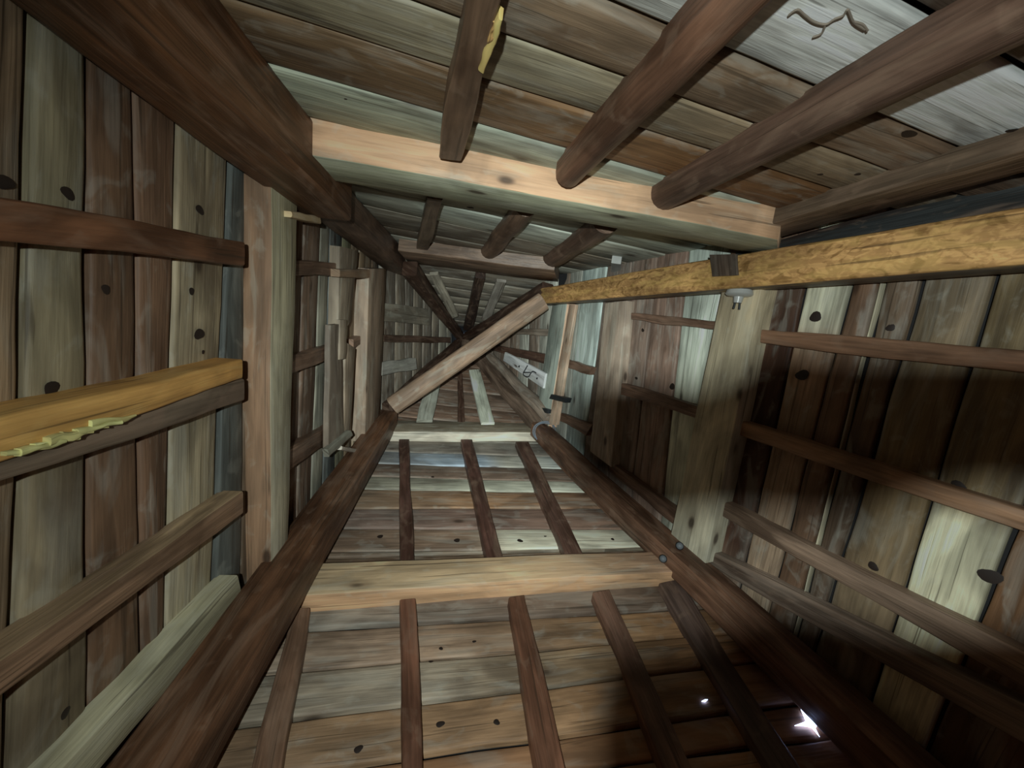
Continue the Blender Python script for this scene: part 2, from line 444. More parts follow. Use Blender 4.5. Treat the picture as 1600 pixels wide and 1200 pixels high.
# wall below in the photo
B_SEAMS = [
    ((620, 1240), (840, 1212), warm),
    ((660, 1182), (836, 1157), [(0, T(150, 120, 90)), (0.5, T(158, 120, 84)), (1, T(140, 96, 60))]),
    ((364, 1137), (855, 1075), [(0, T(150, 136, 116)), (0.35, T(160, 144, 122)), (0.6, T(156, 126, 92)), (1, T(140, 90, 50))]),
    ((405, 1056), (802, 1020), [(0, T(150, 132, 112)), (0.3, T(156, 128, 104)), (0.7, T(160, 122, 84)), (1, T(138, 92, 56))]),
    ((484, 985), (1000, 955), [(0, T(150, 144, 130)), (0.4, T(132, 112, 96)), (1, T(110, 88, 72))]),
    ((480, 930), (1060, 893), T(140, 112, 88)),
    ((500, 872), (1040, 858), [(0, T(120, 98, 80)), (1, T(130, 118, 98))]),
    ((520, 862), (1010, 857), [(0, T(130, 106, 86)), (0.45, T(140, 112, 90)), (0.55, T(200, 192, 166)), (1, T(196, 188, 164))]),
    ((560, 826), (920, 827), [(0, T(128, 108, 96)), (0.5, T(126, 98, 84)), (1, T(120, 92, 74))]),
    ((570, 795), (930, 794), [(0, T(150, 126, 102)), (0.5, T(152, 112, 78)), (1, T(122, 90, 68))]),
    ((580, 765), (900, 770), [(0, T(160, 152, 130)), (0.5, T(176, 174, 152)), (1, T(186, 184, 164))]),
    ((590, 745), (890, 753), T(118, 96, 80)),
    ((600, 725), (880, 733), [(0, T(130, 118, 98)), (0.35, T(170, 186, 200)), (0.55, T(160, 176, 190)), (0.65, T(168, 162, 146)), (1, T(170, 176, 170))]),
    ((605, 706), (860, 714), T(126, 116, 104)),
    ((606, 688), (850, 694), T(130, 120, 104)),
]
ms, bl = wall(PB, (PL, PR), B_SEAMS, VLO(PB), VHI(PB), [warm, tan, brown], 2, 0.2)
for x, y, r in ((594, 838, .018), (714, 844, .02), (812, 844, .022), (852, 838, .014), (957, 842, .018), (553, 1079, .012), (741, 1002, .008), (689, 1013, .009), (673, 1035, .011), (1042, 1010, .012), (688, 1131, .014), (560, 1170, .014), (776, 1128, .012), (676, 745, .014)):
    knot(ms, PB, x, y, r)
w = ms.build('wall_back', [M_BOARD, M_GAP, M_KNOT]); w['kind'] = 'structure'

# wall at left
L_SEAMS = [
    ((50, 100), (16, 1200), [(0, T(150, 144, 118)), (0.3, T(150, 142, 114)), (0.45, T(136, 112, 84)), (1, T(150, 118, 90))][:0] or [(0, T(140, 132, 102)), (1, T(140, 120, 92))]),
    ((137, 200), (138, 1200), T(106, 78, 56)),
    ((211, 245), (222, 900), [(0, T(112, 82, 60)), (1, T(112, 82, 60))]),
    ((276, 280), (258, 1000), [(0, T(150, 132, 102)), (1, T(146, 136, 110))]),
    ((355, 315), (333, 900), T(84, 88, 84)),
    ((384, 300), (374, 900), T(96, 78, 60)),
    ((425, 320), (415, 850), T(118, 90, 66)),
    ((463, 360), (450, 800), T(104, 72, 50)),
    ((473, 400), (466, 700), T(112, 88, 70)),
    ((499, 400), (488, 700), T(146, 142, 124)),
    ((513, 420), (505, 700), T(92, 98, 96)),
]
ms, ll = wall(PL, (PT, PB), L_SEAMS, VLO(PL), VHI(PL), [T(136, 132, 102), brown, T(142, 118, 90)], 3, 0.19)
for x, y, r in ((8, 285, .013), (107, 302, .012), (82, 607, .014), (313, 328, .014), (312, 522, .018), (300, 455, .010), (166, 452, .010), (80, 948, .010), (102, 1115, .011), (318, 550, .006)):
    knot(ms, PL, x, y, r, squash=1.2)
w = ms.build('wall_left', [M_BOARD, M_GAP, M_KNOT]); w['kind'] = 'structure'

# wall at right
R_SEAMS = [  # some tones have the hand's shadow band and the lit strip painted in
    ((1745, 437), (1529, 971), [(0, T(110, 92, 62)), (0.50, T(110, 92, 62)), (0.54, T(206, 200, 166)), (0.9, T(196, 188, 154)), (1, T(150, 140, 120))]),
    ((1555, 437), (1409, 934), [(0, T(120, 104, 84)), (0.45, T(106, 86, 54)), (1, T(122, 104, 84))]),
    ((1442, 434), (1326, 831), [(0, T(118, 98, 80)), (0.4, T(88, 66, 44)), (1, T(122, 102, 86))]),
    ((1383, 441), (1262, 925), T(190, 180, 150)),
    ((1375, 441), (1254, 925), T(116, 86, 64)),
    ((1330, 445), (1232, 831), [(0, T(190, 190, 164)), (0.22, T(184, 180, 154)), (0.28, T(156, 124, 98)), (1, T(150, 128, 104))]),
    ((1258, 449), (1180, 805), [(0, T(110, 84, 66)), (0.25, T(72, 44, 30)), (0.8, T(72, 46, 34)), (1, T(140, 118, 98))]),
    ((1192, 470), (1120, 800), T(110, 80, 60)),
    ((1126, 470), (1060, 830), [(0, T(184, 196, 184)), (0.6, T(184, 186, 164)), (1, T(168, 166, 146))]),
    ((1066, 480), (1037, 760), T(136, 108, 92)),
    ((1018, 490), (990, 740), T(126, 104, 90)),
    ((978, 490), (950, 740), T(120, 104, 92)),
    ((938, 495), (912, 700), T(172, 186, 178)),
    ((904, 485), (886, 660), T(150, 150, 138)),
]
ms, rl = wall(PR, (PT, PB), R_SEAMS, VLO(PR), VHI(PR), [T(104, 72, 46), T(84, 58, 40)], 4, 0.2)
for x, y, r in ((1253, 586, .022), (1274, 495, .02), (1050, 604, .018), (1004, 516, .012), (1391, 512, .012), (1498, 760, .016), (1545, 900, .022), (1364, 885, .014), (994, 591, .010)):
    knot(ms, PR, x, y, r, squash=1.3)
w = ms.build('wall_right', [M_BOARD, M_GAP, M_KNOT]); w['kind'] = 'structure'

# boarded spire roof above the ring: four triangles closing on the apex
ceil = Mesh()
APT = APEX
def roof(pl, neigh, seed, pal, step):
    v0 = pl.uv(pl.at(*{'T': (740, 425), 'R': (860, 560), 'B': (730, 676), 'L': (600, 540)}[seed[0]]))[1] - 0.06
    v1 = pl.uv(APEX)[1] - 0.05
    base = pl.pt(-0.5, v0); q = pl.pt(0.5, v0)
    rnd = random.Random(seed); v = v0; prev = None
    while v < v1:
        l = clip_line(pl.pt(-0.5, v), pl.pt(0.5, v + rnd.uniform(-.02, .02)), neigh, 0.02)
        if prev is not None: board(ceil, pl, prev[0], prev[1], l[0], l[1], rnd.choice(pal), rnd, rnd.choice([0, .005]), 14)
        prev = l; v += step * rnd.uniform(0.8, 1.2)
    a = pl.pt(*pl.uv(base)); lo = clip_line(pl.pt(-0.5, v0 - 0.1), pl.pt(0.5, v0 - 0.1), neigh, 0.15)
    hi = clip_line(pl.pt(-0.5, v1 + 0.2), pl.pt(0.5, v1 + 0.2), neigh, 0.15)
    c = [x - pl.n * 0.035 for x in (lo[0], lo[1], hi[1], hi[0])]; bk = [x - pl.n * 0.03 for x in c]
    ids = [ceil.vert(x) for x in c + bk]
    for fc in ((0, 1, 2, 3), (7, 6, 5, 4), (0, 4, 5, 1), (1, 5, 6, 2), (2, 6, 7, 3), (3, 7, 4, 0)):
        ceil.face([ids[i] for i in fc], [(0, 0)] * 4, [(0.01, 0.01, 0.01)] * 4, 1)
roof(QT, (QL, QR), 'Ta', [T(128, 118, 102), T(116, 106, 92), T(140, 134, 118)], 0.26)
roof(QR, (QT, QB), 'Rb', [T(140, 132, 116), T(118, 98, 82), T(160, 158, 144), T(110, 94, 80)], 0.24)
roof(QB, (QL, QR), 'Bc', [T(122, 92, 72), T(134, 104, 84), T(118, 96, 80)], 0.3)
roof(QL, (QT, QB), 'Ld', [T(132, 118, 100), T(116, 104, 90), T(146, 138, 120)], 0.24)
w = ceil.build('ceiling', [M_BOARD, M_GAP, M_KNOT]); w['kind'] = 'structure'

# floor far below the camera
ms = Mesh()
for i in range(12):
    x0 = -1.5 + i * 0.25; x1 = x0 + 0.242
    ids = [ms.vert(np.array([x, y, z])) for z in (ZFLOOR, ZFLOOR - 0.05) for x, y in ((x0, -1.5), (x1, -1.5), (x1, 1.5), (x0, 1.5))]
    for fc in ((0, 1, 2, 3), (7, 6, 5, 4), (0, 4, 5, 1), (1, 5, 6, 2), (2, 6, 7, 3), (3, 7, 4, 0)):
        ms.face([ids[k] for k in fc], [(0, i), (0.24, i), (0.24, i + 3), (0, i + 3)], [T(110, 84, 62)] * 4)
w = ms.build('floor', [M_BOARD]); w['kind'] = 'structure'

# ------------------------------------------------------------------ corner posts
DK = T(92, 58, 38); DK2 = T(78, 50, 36)
def mid(pl, x, y, off): return pl.at(x, y, off)
# lower left corner post
p0 = PL.at(255, 1200, 0.15); p1 = PL.at(606, 655, 0.15); d = unit(p1 - p0)
LEFTPOST = (p0 - d * 1.6, p1 + d * 0.02)
timber('corner_post', 'dark red-brown corner post rising from the bottom left of the picture', 'post', *LEFTPOST, 0.17, 0.17, PL.n, T(98, 64, 42), M_DARK, wav=0.004)
# lower right corner post, two-sided
p0 = PR.at(1385, 1180, 0.15); p1 = PR.at(843, 672, 0.15); d = unit(p1 - p0)
RIGHTPOST = (p0 - d * 1.4, p1 + d * 0.05)
timber('corner_post', 'reddish corner post with two iron bolts at the lower right corner', 'post', *RIGHTPOST, 0.15, 0.15, PR.n, T(112, 78, 58), M_DARK, wav=0.009)
# upper left: heavy near timber, ends in a cut face
p0 = PL.at(225, 20, 0.17); p1 = PL.at(512, 306, 0.17); d = unit(p1 - p0)
timber('corner_post', 'heavy dark timber with a cut end overlapping the upper left corner post', 'post', p0 - d * 1.2, p1, 0.21, 0.20, PL.n, T(96, 60, 34), M_DARK, wav=0.006)
p1 = PL.at(640, 428, 0.14); p0 = PL.at(500, 300, 0.13); d = unit(p1 - p0)
timber('corner_post', 'dark upper left corner post continuing behind the cut end of the heavy timber', 'post', p0 - d * 0.35, p1 + d * 0.1, 0.17, 0.17, PL.n, T(88, 66, 52), M_DARK)
# upper right: golden timber
p0 = PR.at(1600, 376, 0.14); p1 = PR.at(853, 464, 0.14); d = unit(p1 - p0)
GOLD = (p0 - d * 0.9, p1)
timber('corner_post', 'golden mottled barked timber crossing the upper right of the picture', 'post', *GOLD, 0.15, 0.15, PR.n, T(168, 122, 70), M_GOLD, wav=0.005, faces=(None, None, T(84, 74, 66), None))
# hip rafters of the spire
for px, py, w_, lab in ((640, 420, 0.13, 'dark hip rafter running from the upper left post to the apex'),
                        (846, 668, 0.16, 'gnarled hip rafter from the banded lower right post to the apex'),
                        (606, 640, 0.12, 'black hip rafter half hidden behind the diagonal tie, lower left'),
                        (856, 452, 0.12, 'hip rafter behind the diagonal tie from the golden timber to the apex')):
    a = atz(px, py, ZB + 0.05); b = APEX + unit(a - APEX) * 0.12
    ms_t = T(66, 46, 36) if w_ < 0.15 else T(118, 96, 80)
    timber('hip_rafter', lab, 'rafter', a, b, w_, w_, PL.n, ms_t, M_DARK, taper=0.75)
# diagonal tie
a = atz(848, 471, ZB - 0.1); b = atz(614, 634, ZB - 0.1)
ax = unit(np.cross(unit(b - a), np.array([0, 0, 1.0])))
timber('diagonal_tie', 'hewn round-edged tie spanning diagonally across the middle of the tower', 'tie beam', a, b, 0.165, 0.13, ax, T(150, 120, 96), M_PALE, rnd=0.045, wav=0.004)

# ------------------------------------------------------------------ ring beams
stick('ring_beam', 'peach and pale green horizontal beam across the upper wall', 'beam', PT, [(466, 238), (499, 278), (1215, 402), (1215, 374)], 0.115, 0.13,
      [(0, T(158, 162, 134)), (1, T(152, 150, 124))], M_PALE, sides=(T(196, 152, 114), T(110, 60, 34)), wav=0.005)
stick('ring_beam', 'brownish second beam across the upper wall, nearer the apex', 'beam', PT, [(622, 392), (640, 412), (872, 440), (866, 423)], 0.10, 0.11,
      T(124, 98, 78), M_DARK, wav=0.004)
stick('ring_beam', 'wide cracked tan beam across the lower wall between the corner posts', 'beam', PB, [(470, 929), (490, 880), (1052, 860), (1080, 891)], 0.10, 0.13,
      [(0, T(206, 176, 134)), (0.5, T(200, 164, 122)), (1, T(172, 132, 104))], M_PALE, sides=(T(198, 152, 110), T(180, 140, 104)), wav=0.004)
stick('ring_beam', 'cream beam below the diagonal tie on the lower wall', 'beam', PB, [(602, 674), (610, 656), (838, 661), (850, 676)], 0.10, 0.11,
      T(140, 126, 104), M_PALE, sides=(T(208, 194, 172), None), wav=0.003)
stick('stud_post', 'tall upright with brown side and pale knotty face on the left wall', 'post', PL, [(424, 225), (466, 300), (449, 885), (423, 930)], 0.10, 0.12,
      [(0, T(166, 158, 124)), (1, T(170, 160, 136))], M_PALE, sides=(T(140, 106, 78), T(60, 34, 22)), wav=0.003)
stick('stud_post', 'brown upright in the left wall, nearest the diagonal tie', 'post', PL, [(577, 420), (604, 420), (592, 672), (570, 690)], 0.10, 0.13,
      T(150, 126, 104), M_PALE, wav=0.003)
stick('stud_post', 'broad upright under the golden timber on the right wall', 'post', PR, [(1193, 440), (1130, 440), (1045, 850), (1102, 880)], 0.11, 0.12,
      [(0, T(168, 150, 118)), (1, T(190, 182, 156))], M_PALE, wav=0.003)
stick('stud_post', 'grey-brown hewn upright in the middle of the right wall', 'post', PR, [(978, 470), (945, 474), (922, 705), (955, 730)], 0.08, 0.09,
      T(168, 146, 126), M_PALE, wav=0.003)
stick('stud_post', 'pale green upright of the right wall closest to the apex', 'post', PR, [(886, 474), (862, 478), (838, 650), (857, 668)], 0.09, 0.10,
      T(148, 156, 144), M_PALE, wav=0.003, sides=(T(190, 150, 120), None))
stick('batten', 'narrow tan batten nailed beside the pale green upright', 'batten', PR, [(899, 476), (889, 476), (857, 664), (869, 664)], 0.105, 0.03,
      T(190, 156, 128), M_PALE, wav=0.002)

# broken jamb in the left wall, between the two uprights
st = stick('broken_jamb', 'splintered upright of overlapping scraps between the two left wall posts', 'post', PL, [(532, 385), (560, 392), (548, 500), (528, 540)], 0.07, 0.06, T(140, 124, 104), M_PALE, wav=0.002)
for q, tn, off in (([(517, 508), (534, 506), (538, 695), (513, 700)], T(132, 116, 100), 0.085), ([(532, 500), (543, 500), (541, 560), (531, 562)], T(156, 138, 116), 0.095),
                   ([(541, 535), (556, 545), (547, 680), (537, 690)], T(148, 128, 106), 0.080), ([(512, 702), (515, 714), (552, 680), (548, 672)], T(150, 148, 132), 0.11)):
    m2 = Mesh(); slab(m2, PL, q, off, 0.03, tn, wav=0.003); m2.build('scrap_board', M_PALE, st)
stick('wooden_peg', 'pale wooden peg below the broken left jamb, pointing at the corner post', 'peg', PL, [(535, 697), (534, 703), (565, 709), (565, 703)], 0.12, 0.03, T(190, 176, 160), M_PALE, wav=0.001)
stick('wooden_peg', 'pale block end under the cut end of the heavy timber', 'peg', PL, [(456, 330), (456, 340), (502, 350), (500, 338)], 0.13, 0.07, T(206, 176, 130), M_PALE, wav=0.001)
stick('wooden_peg', 'tan block across the top of the broken left jamb', 'peg', PL, [(531, 421), (531, 433), (578, 435), (578, 421)], 0.10, 0.05, T(150, 120, 92), M_PALE, wav=0.001)

# ------------------------------------------------------------------ rafters and laths
G1 = 'rafters on the upper wall'; G2 = 'rafters on the lower wall'
RB_ = T(112, 76, 56)
SPLIT_RAFTER = stick('rafter', 'peeling brown rafter with a yellow split, left on the upper wall', 'rafter', PT, [(735, -60), (800, -60), (722, 252), (684, 247)], 0.075, 0.075, T(104, 78, 58), M_DARK, G1)
stick('rafter', 'rounded brown pole rafter in the middle of the upper wall', 'rafter', PT, [(1190, -60), (1300, -60), (905, 297), (866, 288)], 0.085, 0.085, RB_, M_DARK, G1, shape='round')
stick('rafter', 'long brown pole rafter right of the pale stained board', 'rafter', PT, [(1680, -20), (1700, 45), (1050, 335), (1014, 325)], 0.085, 0.085, T(98, 72, 58), M_DARK, G1, shape='round')
stick('rafter', 'dim brown rafter along the corner above the golden timber', 'rafter', PT, [(1700, 205), (1700, 245), (1215, 372), (1170, 360)], 0.06, 0.06, T(92, 74, 58), M_DARK, G1)
stick('rafter', 'dusty short rafter beyond the peach beam, leftmost', 'rafter', PT, [(667, 310), (692, 314), (669, 394), (650, 392)], 0.07, 0.07, T(100, 84, 68), M_DARK, G1)
stick('rafter', 'rounded short rafter beyond the peach beam, middle', 'rafter', PT, [(802, 336), (838, 342), (775, 410), (747, 407)], 0.075, 0.075, T(104, 78, 60), M_DARK, G1, shape='round')
stick('rafter', 'dark short rafter beyond the peach beam, ending near the golden timber', 'rafter', PT, [(922, 362), (966, 370), (872, 424), (840, 420)], 0.075, 0.075, T(92, 68, 54), M_DARK, G1, shape='round')
stick('rafter', 'dark brown rafter at the foot of the lower wall, leftmost', 'rafter', PB, [(380, 1260), (430, 1260), (485, 950), (456, 950)], 0.06, 0.06, T(112, 82, 62), M_DARK, G2)
stick('rafter', 'straight upright-looking brown rafter below the tan beam', 'rafter', PB, [(632, 1260), (664, 1260), (650, 936), (625, 938)], 0.06, 0.06, T(118, 76, 56), M_DARK, G2)
stick('rafter', 'tilted brown rafter below the middle of the tan beam', 'rafter', PB, [(852, 1260), (900, 1260), (820, 930), (794, 934)], 0.06, 0.06, T(126, 82, 60), M_DARK, G2)
stick('rafter', 'bent rafter entering the shadow below the tan beam', 'rafter', PB, [(1065, 1260), (1110, 1260), (953, 922), (928, 926)], 0.06, 0.06, T(112, 80, 64), M_DARK, G2)
stick('rafter', 'shadowed rafter beside the lower right corner post', 'rafter', PB, [(1240, 1260), (1290, 1260), (1062, 905), (1030, 912)], 0.05, 0.05, T(84, 66, 58), M_DARK, G2)
stick('rafter', 'brown rafter between the two lower wall beams, left one', 'rafter', PB, [(625, 876), (647, 876), (639, 686), (624, 686)], 0.06, 0.06, T(88, 58, 48), M_DARK, G2)
stick('rafter', 'brown rafter between the two lower wall beams, middle one', 'rafter', PB, [(761, 872), (785, 871), (738, 686), (720, 686)], 0.06, 0.06, T(92, 60, 50), M_DARK, G2)
stick('rafter', 'brown rafter between the two lower wall beams, right one', 'rafter', PB, [(884, 866), (910, 864), (826, 690), (806, 690)], 0.06, 0.06, T(96, 66, 54), M_DARK, G2)
stick('rafter', 'dark rafter converging on the apex from the upper wall', 'rafter', QT, [(742, 434), (758, 436), (738, 518), (724, 516)], 0.07, 0.06, T(60, 46, 40), M_DARK)
stick('rafter', 'brown rafter converging on the apex from the lower wall', 'rafter', QB, [(716, 664), (727, 664), (722, 580), (716, 580)], 0.05, 0.05, T(90, 64, 52), M_DARK)

G3 = 'laths on the left wall'
stick('lath', 'dark brown rail across the top of the left wall boards', 'lath', PL, [(-40, 298), (-40, 370), (382, 415), (382, 378)], 0.07, 0.07, T(116, 74, 48), M_DARK, G3)
o = stick('lath', 'grey splintered rail directly under the orange board', 'lath', PL, [(-60, 718), (-60, 776), (382, 627), (382, 590)], 0.07, 0.07, T(116, 98, 80), M_DARK, G3)
o = stick('lath', 'bright orange fresh sawn board on the left wall', 'lath', PL, [(-60, 668), (-60, 742), (379, 592), (379, 562)], 0.085, 0.085, [(0, T(206, 160, 84)), (1, T(204, 146, 72))], M_FRESH, G3)
m2 = Mesh()
for k in range(7):
    a = 20 + k * 22
    slab(m2, PL, [(a - 8, 712 - 0.36 * a + k % 3 * 3), (a - 8, 722 - 0.36 * a + k % 2 * 6), (a + 62, 708 - 0.36 * a), (a + 62, 702 - 0.36 * a)], 0.095 + 0.003 * (k % 2), 0.012, T(240, 206, 130), rnd=0.003, wav=0.003, seg=10)
sp = m2.build('splinter_patch', M_FRESH, o); sp['label'] = 'pale yellow splinters'
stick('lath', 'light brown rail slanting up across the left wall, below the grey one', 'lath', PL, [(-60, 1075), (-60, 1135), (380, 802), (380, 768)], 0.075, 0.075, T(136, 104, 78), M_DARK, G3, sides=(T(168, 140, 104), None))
stick('lath', 'pale lowest rail of the left wall beside the corner post', 'lath', PL, [(40, 1260), (108, 1260), (380, 935), (372, 898)], 0.07, 0.07, T(170, 164, 132), M_PALE, G3)
for q, lab in (([(455, 405), (455, 430), (532, 430), (532, 412)], 'short dark lath high between the left posts'),
               ([(455, 558), (455, 585), (518, 560), (518, 540)], 'short lath midway between the left post and broken jamb'),
               ([(448, 705), (448, 738), (516, 690), (516, 664)], 'short light lath low between the left post and broken jamb'),
               ([(552, 530), (552, 545), (578, 530), (578, 518)], 'tiny dark lath behind the broken jamb')):
    stick('lath', lab, 'lath', PL, q, 0.05, 0.05, T(122, 92, 72), M_DARK, 'short laths beyond the left post')
G4 = 'laths on the right wall'
stick('lath', 'uppermost lath of the right wall, below the golden timber', 'lath', PR, [(1660, 552), (1660, 590), (1188, 536), (1190, 514)], 0.055, 0.055, T(126, 90, 66), M_DARK, G4)
stick('lath', 'second lath of the right wall, crossing the dark shadow', 'lath', PR, [(1660, 815), (1660, 850), (1150, 680), (1152, 656)], 0.055, 0.055, T(136, 100, 72), M_DARK, G4)
stick('lath', 'third lath of the right wall, under the bright board', 'lath', PR, [(1660, 1050), (1660, 1110), (1122, 803), (1128, 784)], 0.055, 0.055, T(138, 112, 92), M_DARK, G4)
stick('lath', 'lowest lath of the right wall beside the corner post', 'lath', PR, [(1660, 1130), (1660, 1200), (1104, 880), (1108, 860)], 0.055, 0.055, T(124, 106, 92), M_DARK, G4)
for q, lab in (([(1122, 502), (1122, 516), (986, 500), (986, 488)], 'pale short lath right of the hewn upright'),
               ([(1096, 636), (1092, 655), (950, 610), (955, 594)], 'shadowed short lath right of the hewn upright'),
               ([(1060, 800), (1050, 818), (950, 735), (955, 722)], 'lowest short lath right of the hewn upright'),
               ([(924, 574), (920, 586), (882, 573), (884, 561)], 'brown short lath between the pale and hewn uprights'),
               ([(925, 664), (915, 680), (870, 655), (873, 645)], 'lowest brown short lath between the pale and hewn uprights')):
    stick('lath', lab, 'lath', PR, q, 0.05, 0.05, T(118, 88, 70), M_DARK, 'short laths beyond the right post')
G5 = 'laths and braces high in the spire'
stick('lath', 'thin dark lath high on the left side of the spire', 'lath', QL, [(600, 523), (600, 534), (704, 536), (704, 527)], 0.06, 0.05, T(84, 62, 50), M_DARK, G5)
stick('lath', 'grey lath high on the right side, above the dark one', 'lath', QR, [(860, 514), (860, 525), (778, 521), (778, 513)], 0.06, 0.05, T(120, 106, 92), M_DARK, G5)
stick('lath', 'dark brown lath high on the right side of the spire', 'lath', QR, [(858, 554), (856, 570), (752, 543), (756, 537)], 0.07, 0.05, T(84, 58, 46), M_DARK, G5)
stick('brace', 'thin pale brace above the apex, left of the dark rafter', 'brace', QT, [(671, 430), (684, 429), (716, 494), (706, 498)], 0.10, 0.03, T(158, 148, 130), M_PALE, G5)
stick('brace', 'faint grey brace above the apex, right of the dark rafter', 'brace', QT, [(776, 440), (791, 442), (764, 503), (752, 500)], 0.09, 0.03, T(126, 118, 108), M_PALE, G5)
stick('brace', 'mint-white brace standing out right below the apex', 'brace', QB, [(752, 660), (773, 660), (750, 577), (733, 578)], 0.12, 0.03, T(202, 208, 184), M_PALE, G5)
stick('brace', 'mottled pale brace left of centre under the diagonal tie', 'brace', QB, [(650, 656), (676, 656), (690, 592), (668, 592)], 0.10, 0.03, T(164, 164, 148), M_PALE, G5)
stick('brace', 'grey stub brace behind the brown left upright', 'brace', QL, [(598, 566), (598, 586), (652, 577), (650, 559)], 0.10, 0.03, T(140, 136, 126), M_PALE, G5)
stick('brace', 'wide dim board behind the top of the brown left upright', 'brace', QL, [(600, 473), (600, 502), (672, 508), (668, 482)], 0.05, 0.03, T(124, 114, 98), M_PALE, G5)

stick('dark_slab', 'near-black slab in the gap between the upper boards and the golden timber', 'board', PR, [(1720, 238), (1720, 335), (1150, 412), (1150, 392)], 0.03, 0.03, T(44, 46, 46), M_DARK)  # near-black slab laid over the boards in this gap
a = QR.at(765, 556, 0.10); b = QR.at(862, 655, 0.12)
timber('bark_pole', 'gnarled peeling pole beside the hip rafter, right of the apex', 'pole', b, a, 0.15, 0.10, PR.n, T(132, 114, 98), M_BOARD, rnd=0.03, wav=0.014, taper=0.7)
# white board with the inked mark
mb = stick('marked_board', 'bluish white board with a black inked letter and two nail holes', 'board', QR, [(852, 584), (848, 607), (786, 564), (789, 550)], 0.13, 0.025, T(206, 218, 218), M_PALE, wav=0.001)
m2 = Mesh()
def stroke(ms, pl, pts, off, r, seg=4):
    P = [pl.at(x, y, off) for x, y in pts]; dense = []
    for i in range(len(P) - 1):
        a = P[max(i - 1, 0)]; b = P[i]; c = P[i + 1]; d = P[min(i + 2, len(P) - 1)]
        for k in range(seg):
            t = k / seg
            dense.append(0.5 * ((2 * b) + (c - a) * t + (2 * a - 5 * b + 4 * c - d) * t * t + (3 * b - a - 3 * c + d) * t ** 3))
    dense.append(P[-1]); rings = []
    for i, p in enumerate(dense):
        d = unit(dense[min(i + 1, len(dense) - 1)] - dense[max(i - 1, 0)])
        a1 = unit(np.cross(d, pl.n)); a2 = np.cross(d, a1)
        rings.append([p + (a1 * math.cos(q) + a2 * math.sin(q)) * r for q in np.linspace(0, 2 * math.pi, 7)[:-1]])
    loft(ms, rings, lambda t, j: (0.01, 0.01, 0.01))
stroke(m2, QR, [(824.5, 571), (821, 577), (817.5, 584), (821, 588), (826, 588.5), (829, 584), (832, 580.5), (835, 581), (838, 583)], 0.132, 0.006)
stroke(m2, QR, [(818.5, 582), (824, 582), (829, 582)], 0.132, 0.006)
m2.build('inked_mark', M_INK, mb); m2 = Mesh()
stroke(m2, QR, [(811, 572), (811.8, 573.2)], 0.132, 0.011); m2.build('nail_hole', M_INK, mb); m2 = Mesh(); stroke(m2, QR, [(839, 591), (839.8, 591.8)], 0.132, 0.011)
m2.build('nail_hole', M_INK, mb)

stain = Mesh()
for pts in ([(1232, 24), (1246, 15), (1258, 24), (1272, 34), (1290, 38), (1304, 30), (1318, 24), (1325, 15), (1334, 34), (1352, 46)], [(1290, 38), (1284, 52), (1270, 58)], [(1334, 34), (1348, 38), (1356, 48)]):
    stroke(stain, PT, pts, 0.0075, 0.0018)
w = stain.build('worm_track', plain('brown_stain', (0.22, 0.18, 0.14), 0.9), WALL_FRONT); w['kind'] = 'structure'
m2 = Mesh()
slab(m2, PT, [(779, 28), (787, 34), (757, 116), (746, 108)], 0.078, 0.02, T(226, 182, 104), rnd=0.003, wav=0.003, seg=10)
slab(m2, PT, [(770, 36), (780, 36), (768, 66), (760, 70)], 0.077, 0.02, T(196, 150, 88), rnd=0.003, wav=0.003, seg=8)
w = m2.build('split_scar', M_FRESH, SPLIT_RAFTER); w['label'] = 'yellow split in the edge of the rafter'

# ------------------------------------------------------------------ fittings
def block(name, pl, quad, off, th, mat, label=None, cat=None, parent=None, group=None):
    ms = Mesh(); slab(ms, pl, quad, off, th, T(90, 80, 70), rnd=0.004, wav=0.001, seg=4)
    o = ms.build(name, mat, parent)
    if label: tag(o, label, cat, group)
    return o
def disc_stud(name, c, n, r, h, mat, label, cat, group=None):
    ms = Mesh(); a = unit(np.cross(n, np.array([0.3, 0.2, 1]))); b = np.cross(n, a); rings = []
    for rr, hh in ((r, -0.01), (r, h * 0.5), (r * 0.8, h * 0.9), (r * 0.35, h)):
        rings.append([c + n * hh + (a * math.cos(q) + b * math.sin(q)) * rr for q in np.linspace(0, 2 * math.pi, 13)[:-1]])
    loft(ms, rings, lambda t, j: (0.05, 0.05, 0.05)); o = ms.build(name, mat); tag(o, label, cat, group); return o

def on_bar(bar, px, py, out):
    """point on the camera side of a bar, nearest the given photo ray"""
    p0, p1 = bar; d = unit(p1 - p0); r = unit(ray(px, py)); w0 = p0 - CAM
    b = np.dot(d, r); D = np.dot(d, w0); E = np.dot(r, w0); den = 1 - b * b
    tr = (E - b * D) / den
    return CAM + r * (tr - out), -r
c, n = on_bar(RIGHTPOST, 1036, 873, 0.075); disc_stud('bolt_head', c, n, 0.022, 0.02, M_IRON, 'round iron bolt head low on the lower right post, left one of two', 'bolt')
c, n = on_bar(RIGHTPOST, 1062, 853, 0.075); disc_stud('bolt_head', c, n, 0.022, 0.02, M_IRON, 'round iron bolt head on the lower right post beside the broad upright', 'bolt')
c, n = on_bar(LEFTPOST, 452, 874, 0.085); disc_stud('bolt_head', c, n, 0.020, 0.01, M_IRON, 'flat dark plug in the lower left corner post', 'bolt')
block('nail_plate', PR, [(1108, 398), (1150, 397), (1152, 430), (1112, 432)], 0.222, 0.012, M_DARK, 'dark square wooden patch let into the golden timber', 'patch')
block('iron_bracket', PR, [(861, 616), (858, 623), (882, 629), (884, 622)], 0.14, 0.06, M_IRON, 'dark iron bracket sticking out of the pale green upright', 'bracket')
